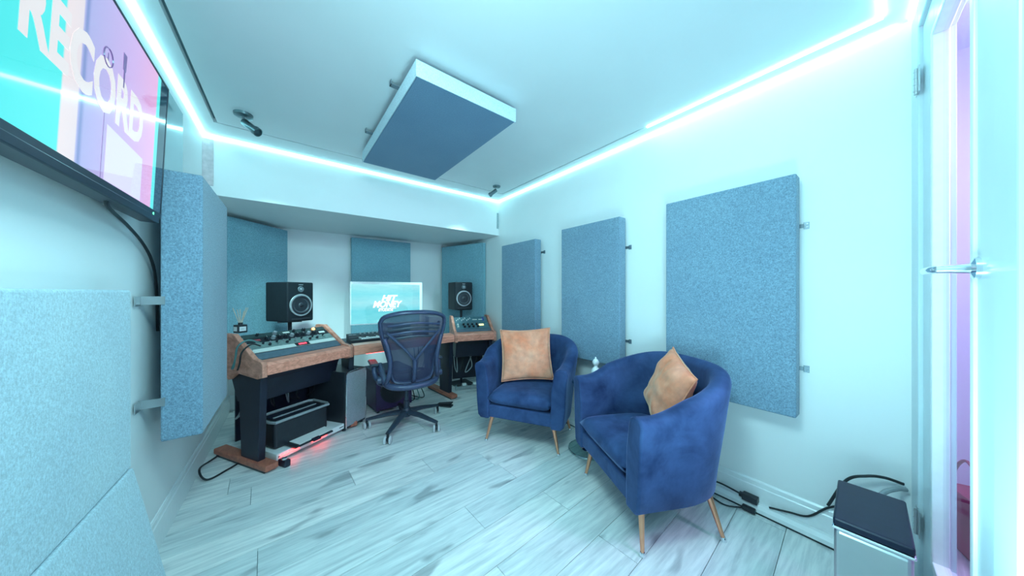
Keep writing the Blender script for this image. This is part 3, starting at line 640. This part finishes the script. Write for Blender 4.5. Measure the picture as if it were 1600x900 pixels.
# power boxes and loose cables
pb = thing('patch_box', 'teal metal box of cable sockets beside the right desk leg', 'junction box', M=FR['m'] @ T(.82, .18, .30))
MB().box(0, .15, 0, .10, 0, .36).build('case', M_FACE3, pb, bevel=.005)
for i in range(6): MB().lathe([(0, 0), (.014, 0), (.012, .012), (0, .012)], 12, T(.04+.07*(i % 2), 0, .06+.11*(i//2)) @ Rx(R(90))).build('socket', M_BLACK if i % 2 else M_GREY, pb, smooth=True)
MB().box(.06, .09, .10, .14, .34, .40).build('hanger', M_BLACK, pb)
rng = random.Random(3)
for i in range(6):
    x = .03+.10*i; p = [L3('l', x, .32+.05*rng.random(), .46), L3('l', x+.03*rng.uniform(-1, 1), .34, .36), L3('l', x+.06*rng.uniform(-1, 1), .37+.05*rng.random(), .30), L3('l', x+.09*rng.uniform(-1, 1), .42, .34), L3('l', x+.05, .46, .45)]
    loop('signal_cable', 'dark cable drooping behind the printer, ' + (ORD[i] if i < 5 else 'rightmost'), p, .005, M_CABLE if i % 3 else M_GREY)['group'] = 'cables behind the printer'
for i in range(4):
    x = .03+.10*i; p = [L3('r', x, .25, .45), L3('r', x+.04*rng.uniform(-1, 1), .27, .30), L3('r', x+.06*rng.uniform(-1, 1), .30, .22+.05*rng.random()), L3('r', x+.05, .34, .44)]
    loop('signal_cable', 'dark cable drooping under the right rack bay, ' + (ORD[i] if i < 3 else 'rightmost'), p, .006, M_CABLE if i % 2 else M_GREY)['group'] = 'cables under the right bay'
for i in range(4):
    x = .66+.06*i; p = [L3('m', x, .22, .70), L3('m', x+.03*rng.uniform(-1, 1), .2, .45), L3('m', x-.06, .2+.03*i, .2), L3('m', x-.02, .28, .02), L3('m', x-.1, .36+.04*i, .008)]
    loop('signal_cable', 'dark cable falling to the floor right of the office chair, ' + (ORD[i] if i < 3 else 'rightmost'), p, .005, M_CABLE if i % 2 else M_CABLET)['group'] = 'cables right of the office chair'
loop('power_cable', 'black cable looping on the floor by the left wall and desk foot', [(-.38, 3.18, .01), (-.46, 3.0, .02), (-.49, 2.82, .05), (-.44, 2.72, .012), (-.35, 2.80, .008), (-.27, 2.90, .008)], .006)
tag(MB().box(-.05, .05, -.03, .03, 0, .012).build('skirting_socket', M_WHITE), 'white double socket low on the left wall beside the desk', 'socket')
o = bpy.data.objects['skirting_socket']; o.matrix_world = T(XL, 3.05, .36) @ Ry(R(90)) @ Rz(R(90))
pd = thing('foot_pedal', 'black foot pedal on the floor by the right desk foot', 'pedal', (1.33, 2.96, 0), R(-50))
MB().box(-.085, .085, -.03, .03, 0, .018).build('base', M_BLACK, pd, bevel=.004); q = MB().box(-.08, .085, -.027, .027, 0, .012).build('treadle', M_BLACK, pd, bevel=.004); q.location = (0, 0, .026); q.rotation_euler = (0, R(-7), 0)
ps = thing('power_strip', 'grey power brick strip on the floor beneath the right rack bay', 'power strip', M=FR['r'] @ T(.06, .30, 0))
MB().box(0, .30, 0, .06, 0, .045).build('case', M_GREY, ps, bevel=.004)
for i in range(4): MB().box(.02+.07*i, .07+.07*i, .01, .05, .045, .075).build('plug', M_WHITE if i % 2 else M_BLACK, ps, bevel=.004)
sp2 = thing('small_power_brick', 'small chrome capped power brick beside the left desk foot', 'power supply', M=FR['l'] @ T(.075, -.01, 0))
MB().box(0, .04, -.05, .03, 0, .05).build('case', M_DARK, sp2, bevel=.008); MB().lathe([(0, 0), (.02, 0), (.018, .01), (0, .014)], 16, T(.02, -.01, .05)).build('cap', M_CHROME, sp2, smooth=True)

# ------------------------------------------------------------ office chair
oc = thing('office_chair', 'graphite mesh backed office chair on casters, seen from behind at the desk', 'office chair', (.855, 2.755, 0), R(-5))
# local +y faces the desk, back at -y
OUT = [(-.265, .99), (-.235, 1.035), (-.13, 1.065), (0, 1.072), (.13, 1.065), (.235, 1.035), (.265, .99), (.255, .90), (.215, .76), (.185, .64), (.165, .52), (.12, .475), (0, .465), (-.12, .475), (-.165, .52), (-.185, .64), (-.215, .76), (-.255, .90)]
def by(x, z): return -.255 - .10*(z-.5)/.55 + .9*x*x - .05*math.sin((z-.47)/.6*PI)*0
outl = [(x, by(x, z), z) for x, z in OUT]
cl = bez(outl + [outl[0]], 4)[:-1]
MB().tube(cl, .0165, 10, closed=True, sx=1.0, sy=1.25).build('back_frame', M_CHAIR, oc, smooth=True)
mb = MB(); N = 22
zs = [.475+(1.065-.475)*i/N for i in range(N+1)]
def halfw(z):
    pts = sorted([(zz, xx) for xx, zz in OUT if xx >= 0]); last = pts[0]
    for p in pts:
        if p[0] >= z:
            t = (z-last[0])/max(1e-6, p[0]-last[0]); return last[1]+(p[1]-last[1])*t
        last = p
    return .02
for z in zs:
    hw = max(.03, halfw(z)-.004)
    for j in range(13):
        x = -hw+2*hw*j/12; mb.v.append((x, by(x, z), z))
for i in range(N):
    for j in range(12): mb.f.append([i*13+j, i*13+j+1, (i+1)*13+j+1, (i+1)*13+j])
lab(mb.build('back_mesh', M_MESH, oc, smooth=True), 'dark woven mesh')
# lumbar bands
for i, z in enumerate((.90, .935, .97, .86)):
    hw = halfw(z)*.82 if i < 3 else .18
    pts = [(x, by(x, z)-.012-.012*(1-(x/hw)**2), z+.012*math.cos(x*12)) for x in [hw*(-1+2*j/14) for j in range(15)]]
    MB().tube(pts, .009, 6, sx=1.0, sy=.4).build('lumbar_band', M_CHARM if i % 2 else M_CHAIR, oc, smooth=True)
# Y support
sm = MB(); yb = -.30
for s_ in (-1, 1): sm.tube(bez([(0, by(0, .62)-.03, .66), (s_*.06, by(.06, .74)-.03, .74), (s_*.15, by(.15, .84)-.024, .84), (s_*.215, by(.21, .90)-.01, .905)], 5), .012, 8)
sm.tube(bez([(0, by(0, .66)-.03, .67), (0, by(0, .58)-.04, .58), (0, -.27, .48), (0, -.17, .42), (0, -.05, .40)], 6), .019, 10)
sm.build('spine_support', M_CHAIR, oc, smooth=True)
fr = MB(); low = [(-.235, -.03, .60), (-.22, -.15, .52), (-.205, -.24, .47), (-.13, -.30, .452), (0, -.315, .447), (.13, -.30, .452), (.205, -.24, .47), (.22, -.15, .52), (.235, -.03, .60)]
fr.tube(bez(low, 5), .026, 12); lab(fr.build('lower_frame', M_CHAIR, oc, smooth=True), 'thick curved lower frame')
st = MB(); n1 = 14
for i in range(n1+1):
    for j in range(n1+1):
        a, b_ = -1+2*i/n1, -1+2*j/n1; x = .245*a*(1-.12*b_*b_); y = .02+.23*b_
        z = .455 - .02*(1-a*a) - .03*max(0, b_-.6)*2
        st.v.append((x, y, z))
for i in range(n1):
    for j in range(n1): p = i*(n1+1)+j; st.f.append([p, p+1, p+n1+2, p+n1+1])
st.build('seat_mesh', M_CHARM, oc, smooth=True)
rimp = [(.25*math.cos(t)*(1 if abs(math.cos(t)) < .8 else 1), .02+.235*math.sin(t), .452-.02*max(0, math.sin(t))) for t in [2*PI*k/28 for k in range(28)]]
rimp = [(.25*math.copysign(abs(math.cos(t))**.55, math.cos(t)), .02+.235*math.copysign(abs(math.sin(t))**.55, math.sin(t)), .45) for t in [2*PI*(k+.5)/28 for k in range(28)]]
MB().tube(rimp, .014, 8, closed=True, up=(0, 0, 1)).build('seat_frame', M_CHAIR, oc, smooth=True)
for s_ in (-1, 1):
    arm = MB().tube(bez([(s_*.22, -.16, .49), (s_*.262, -.12, .50), (s_*.28, -.08, .54), (s_*.28, -.06, .60)], 6), [.021]*19, 10).build('arm_support', M_CHAIR, oc, smooth=True)
    MB().box(s_*.28-.035, s_*.28+.035, -.10, .12, .60, .625).build('arm_pad', M_CHARM, oc, bevel=.014, seg=3)
    MB().lathe([(0, -.02), (.026, -.02), (.03, 0), (.026, .03), (0, .03)], 16, T(s_*.25, -.16, .495) @ Ry(R(90))).build('arm_knob', M_CHAIR, oc, smooth=True)
    MB().tube(bez([(s_*.215, -.23, .47), (s_*.20, -.285, .55), (s_*.19, -.30, .66), (s_*.205, -.305, .76), (s_*.235, -.29, .86)], 5), .019, 10).build('side_support', M_CHAIR, oc, smooth=True)
MB().lathe([(0, .10), (.026, .10), (.026, .23), (.019, .235), (.019, .37), (0, .37)], 18).build('gas_lift', M_CHARM, oc, smooth=True)
MB().box(-.10, .10, -.12, .12, .365, .43).build('tilt_mechanism', M_CHARM, oc, bevel=.015)
MB().lathe([(0, .085), (.035, .085), (.048, .10), (.048, .14), (.034, .165), (0, .165)], 20).build('hub', M_CHARM, oc, smooth=True)
for i in range(5):
    a = R(-132+5) + i*2*PI/5; c, s_ = math.cos(a), math.sin(a)
    MB().tube([(c*.03, s_*.03, .13), (c*.16, s_*.16, .118), (c*.31, s_*.31, .092), (c*.345, s_*.345, .086)], [.03, .024, .017, .015], 10, sx=.8, sy=1.2, up=(0, 0, 1)).build('base_leg', M_CHARM, oc, smooth=True)
    cs = MB().lathe([(0, .045), (.010, .045), (.010, .088), (0, .088)], 12, T(c*.34, s_*.34, 0)).build('caster', M_BLACK, oc, smooth=True)
    MB().box(-.010, .010, -.024, .024, .028, .055, T(c*.34, s_*.34, 0) @ Rz(R(-25+i*9))).build('caster_hood', M_BLACK, cs, bevel=.005)
    for d in (-1, 1):
        MB().lathe([(0, 0), (.027, 0), (.034, .005), (.034, .015), (.027, .020), (0, .020)], 20, T(c*.34, s_*.34, .034) @ Rz(R(-25+i*9)) @ T(d*.020-.010, 0, 0) @ Ry(R(90))).build('wheel', M_WHEEL, cs, smooth=True)

# ------------------------------------------------------------ tub armchairs
def smooth01(t): t = max(0, min(1, t)); return t*t*(3-2*t)
def make_tub(label):
    o = thing('tub_armchair', label, 'armchair', group='navy velvet tub armchairs')
    hw, yf, yb_ = .365, .27, -.33            # half width, front, back; +y is the front
    # U path (outer) from left front to right front
    path = []
    n = 40
    for i in range(n+1):
        t = i/n
        if t < .22: k = t/.22; x, y = -hw, yf + (0.02-yf)*k
        elif t > .78: k = (1-t)/.22; x, y = hw, yf + (0.02-yf)*k
        else:
            a = PI + (t-.22)/.56*PI; ca, sa = math.cos(a), math.sin(a)
            x = hw*math.copysign(abs(ca)**.82, ca); y = .02 + (.02-yb_)*math.copysign(abs(sa)**.9, sa)*1.0
        path.append((x, y, t))
    mb = MB(); rings = []
    for i, (x, y, t) in enumerate(path):
        p0 = path[max(0, i-1)]; p1 = path[min(n, i+1)]; tx, ty = p1[0]-p0[0], p1[1]-p0[1]; l = math.hypot(tx, ty); nx, ny = -ty/l, tx/l   # inward
        if nx*(-x)+ny*(-y) < 0 and abs(x) > .01: nx, ny = -nx, -ny
        u = 1-abs(2*t-1)                     # 0 at the fronts, 1 at the back centre
        top = .665 + .175*smooth01((u-.12)/.75)
        th = .105 - .02*smooth01(u)
        lean = .02+.035*smooth01(u*1.3)               # back leans out at the top
        secs = [(.035, .215), (.012, .24), (.0, .36), (-lean*.5, .56), (-lean, top-.035), (-lean+.008, top-.012), (-lean+.028, top), (th*.62-lean, top), (th-.012-lean, top-.014), (th-lean, top-.04), (th, .50), (th+.005, .34), (th+.005, .215)]
        ring = []
        for d, z in secs:
            ring.append(len(mb.v)); mb.v.append((x+nx*d, y+ny*d, z))
        rings.append(ring)
    m = len(rings[0])
    for i in range(n):
        for k in range(m): a, b_ = rings[i], rings[i+1]; mb.f.append([a[k], a[(k+1) % m], b_[(k+1) % m], b_[k]])
    mb.f.append(rings[0][::-1]); mb.f.append(rings[-1])
    mb.build('tub_shell', M_VELVET, o, smooth=True, bevel=.012, seg=3)
    # piping along the front arm edge
    # base under the seat
    pl = [(-hw+.06, yf-.012), (hw-.06, yf-.012), (hw-.06, 0)] + [((hw-.06)*math.cos(a), .0+(.27)*math.sin(a)) for a in [-PI*k/12 for k in range(1, 12)]] + [(-hw+.06, 0)]
    MB().prism(pl, .225, .325).build('seat_base', M_VELVET, o, bevel=.015, seg=3)
    # seat cushion
    c = MB(); NX, NY = 20, 20
    lay = []
    for side in (0, 1):
        for i in range(NX+1):
            for j in range(NY+1):
                a, b_ = -1+2*i/NX, -1+2*j/NY
                w_ = .262 if b_ > -.1 else .262*math.sqrt(max(0.05, 1-((-.1-b_)/.98)**2.6))
                x = a*w_; y = .025 + b_*.252
                e_ = max(0, 1-abs(a)**7)*max(0, 1-abs(b_)**7); hgt = .058*e_**.42
                zc = .385
                pf = .016*(1-a*a)*(1-b_*b_) if side else 0
                c.v.append((x, y, zc+hgt+pf if side else zc-hgt))
    off = (NX+1)*(NY+1)
    for i in range(NX):
        for j in range(NY):
            p = i*(NY+1)+j; c.f.append([p, p+1, p+NY+2, p+NY+1]); p += off; c.f.append([p, p+NY+1, p+NY+2, p+1])
    cu = c.build('seat_cushion', M_VELVET, o, smooth=True)
    bm = bmesh.new(); bm.from_mesh(cu.data); bmesh.ops.remove_doubles(bm, verts=bm.verts, dist=.0008); bmesh.ops.recalc_face_normals(bm, faces=bm.faces); bm.to_mesh(cu.data); bm.free()
    for p in cu.data.polygons: p.use_smooth = True
    for sx, sy in ((-1, 1), (1, 1), (-1, -1), (1, -1)):
        tx, ty = sx*.255, (.185 if sy > 0 else -.19); bx, byy = sx*.305, (.212 if sy > 0 else -.235)
        lg = MB().tube([(tx, ty, .225), (bx, byy, .012)], [.0165, .0085], 12).build('leg', M_BRASS, o, smooth=True)
        MB().lathe([(0, 0), (.011, 0), (.0145, .005), (.0145, .012), (.010, .022), (0, .024)], 14, T(bx, byy, 0)).build('leg_tip', M_CHROME, lg, smooth=True)
    return o
ch1 = make_tub('navy velvet tub armchair beside the desk, farther of the two')
def face_rot(dx, dy): return math.atan2(dy, dx) - PI/2
ch1.location = (1.63, 1.905, 0); ch1.rotation_euler = (0, 0, face_rot(-.86, -.51))
ch2 = copy_tree(ch1); ch2['label'] = 'navy velvet tub armchair nearest to us, turned toward the left wall'
ch2.location = (1.635, .895, 0); ch2.rotation_euler = (0, 0, face_rot(-.895, .447))

def cushion(label, loc, M, size=.46, th=.075, seed=1):
    o = thing('throw_cushion', label, 'cushion', group='gold velvet cushions'); o.matrix_world = T(*loc) @ M
    c = MB(); N = 26; h = size/2
    for side in (-1, 1):
        for i in range(N+1):
            for j in range(N+1):
                a, b_ = -1+2*i/N, -1+2*j/N
                x = h*a*(1-.075*(1-b_*b_)**1.0*abs(a)**2); z = h*b_*(1-.075*(1-a*a)*abs(b_)**2)
                t = (max(0, 1-a*a)*max(0, 1-b_*b_))**.45
                w_ = mnoise.noise(Vector((a*2.2+seed, b_*2.2, side*3)))*.022*min(1, t*1.5) + .008*math.sin(9*math.atan2(b_-.1, a)+seed)*t*(abs(a)+abs(b_))*.5
                c.v.append((x, side*(th*t + w_), z))
    off = (N+1)**2
    for i in range(N):
        for j in range(N): p = i*(N+1)+j; c.f.append([p, p+1, p+N+2, p+N+1]); p += off; c.f.append([p, p+N+1, p+N+2, p+1])
    cu = c.build('cushion_cover', M_GOLD, o, smooth=True)
    bm = bmesh.new(); bm.from_mesh(cu.data); bmesh.ops.remove_doubles(bm, verts=bm.verts, dist=.0006); bmesh.ops.recalc_face_normals(bm, faces=bm.faces); bm.to_mesh(cu.data); bm.free()
    for p in cu.data.polygons: p.use_smooth = True
    edge = [(h*a*(1-.075*(1-b_*b_)*abs(a)**2), 0, h*b_*(1-.075*(1-a*a)*abs(b_)**2)) for a, b_ in [(-1+.1*k, -1) for k in range(20)]+[(1, -1+.1*k) for k in range(20)]+[(1-.1*k, 1) for k in range(20)]+[(-1, 1-.1*k) for k in range(20)]]
    MB().tube(edge, .004, 6, closed=True).build('piping', M_GOLD, o, smooth=True)
    return o
cushion('gold velvet cushion facing us in the farther armchair', (1.655, 1.975, .69), Rz(R(-40)) @ Rx(R(-17)) @ Ry(R(-3)), .45, .07, 1)
cushion('gold velvet cushion seen edge on in the nearest armchair', (1.772, .812, .66), Rz(face_rot(-.70, .714)+PI) @ Rx(R(-20)) @ Ry(R(14)), .40, .085, 5)

# ------------------------------------------------------------ glass side table and ornament
st = thing('side_table', 'round glass side table with chrome stem between the two armchairs', 'side table', (1.86, 1.46, 0))
MB().lathe([(0, 0), (.155, 0), (.158, .005), (.155, .010), (0, .010)], 40).build('base_disc', M_TGLASS, st, smooth=True)
MB().tube([(.152*math.cos(t*PI/20), .152*math.sin(t*PI/20), .012) for t in range(40)], .0035, 8, closed=True, up=(0, 0, 1)).build('base_ring', M_CHROME, st, smooth=True)
MB().lathe([(0, .010), (.05, .010), (.045, .016), (.012, .022), (.012, .52), (.05, .528), (0, .53)], 24).build('stem', M_CHROME, st, smooth=True)
MB().lathe([(0, .53), (.13, .53), (.132, .535), (.13, .54), (0, .54)], 40).build('table_top', M_TGLASS, st, smooth=True)
M_MARB = plain('white_ceramic', (.85, .88, .88), .25, noise_amt=.02)
orn = thing('bobbin_ornament', 'small white stacked ball ornament on the glass side table', 'ornament', (1.885, 1.41, .5405))
MB().lathe([(0, 0), (.034, 0), (.03, .015), (.015, .03), (.018, .045), (.032, .065), (.034, .085), (.026, .105), (.012, .118), (.011, .124), (.022, .138), (.026, .155), (.018, .172), (.007, .18), (.006, .19), (0, .195)], 24).build('stacked_balls', M_MARB, orn, smooth=True)

# ------------------------------------------------------------ bin, cables by the right wall
bn = thing('pedal_bin', 'slim stainless steel bin with a dark flat lid beside the door', 'bin', (1.57, .052, 0), R(2.5))
bx, byy = .15, .078
MB().box(-bx, bx, -byy, byy, .015, .465).build('body', M_STEEL, bn, bevel=.012, seg=3)
MB().box(-bx-.004, bx+.004, -byy-.004, byy+.004, .465, .475).build('rim', M_CHROME, bn, bevel=.004)
lid = MB().box(-bx-.002, bx+.002, -byy-.002, byy+.002, .475, .50).build('lid', M_LID, bn, bevel=.006, seg=3)
MB().box(-bx+.01, bx-.01, -byy+.01, byy-.01, 0, .016).build('base', M_BLACK, bn)
MB().box(-bx-.03, -bx+.01, -.03, .03, .012, .022).build('pedal', M_BLACK, bn, bevel=.003)
tk = tag(MB().prism([(0, 0), (.042, 0), (.042, .022), (.030, .040), (0, .040)], 0, 2.0, Matrix(((-1, 0, 0, XR-.014), (0, 0, 1, .12), (0, 1, 0, .010), (0, 0, 0, 1)))).build('cable_trunking', M_TRIM, bevel=.003), 'white plastic cable trunking along the right skirting', 'trunking')
struct(MB().box(XR-.052, XR-.014, .12, 2.1, 0, .0105).build('trim_3', M_BLACK))
ad = thing('power_adapter', 'small black power adapter on the trunking behind the nearest armchair', 'adapter', (XR-.045, .50, .052))
MB().box(-.022, .022, -.035, .035, 0, .034).build('case', M_BLACK, ad, bevel=.004); MB().box(-.012, .012, .035, .05, .008, .026).build('strain_relief', M_BLACK, ad)
MB().box(-.04, -.015, -.03, .03, -.045, -.02).build('inline_plug', M_BLACK, ad, bevel=.004); bpy.context.view_layer.update()
loop('adapter_cable', 'black cable along the trunking behind the nearest armchair', [(2.075, .55, .07), (2.08, .65, .075), (2.07, .78, .065), (2.075, .95, .06), (2.085, 1.2, .058)], .005)
loop('floor_cable', 'thin black cable curling on the floor below the adapter', [(2.045, .52, .015), (2.0, .60, .006), (2.02, .70, .006), (1.98, .80, .006), (2.03, .95, .006)], .004)
loop('wall_cable', 'black cable rising from the skirting behind the bin', [(2.085, .42, .058), (2.095, .34, .075), (2.10, .27, .095), (2.10, .20, .18), (2.10, .12, .24), (2.105, .05, .30)], .005)
loop('bin_cable', 'thin dark cable arching over the bin lid to the door frame', [(2.08, .20, .20), (2.06, .14, .36), (2.06, .08, .41), (2.08, .03, .42), (2.10, -.02, .41)], .006)
loop('bin_cable', 'thick pale grey cable behind the bin lid by the door frame', [(1.98, .07, .10), (1.97, .065, .30), (2.0, .035, .38), (2.06, .0, .395), (2.10, -.025, .39)], .009, M_GREY)
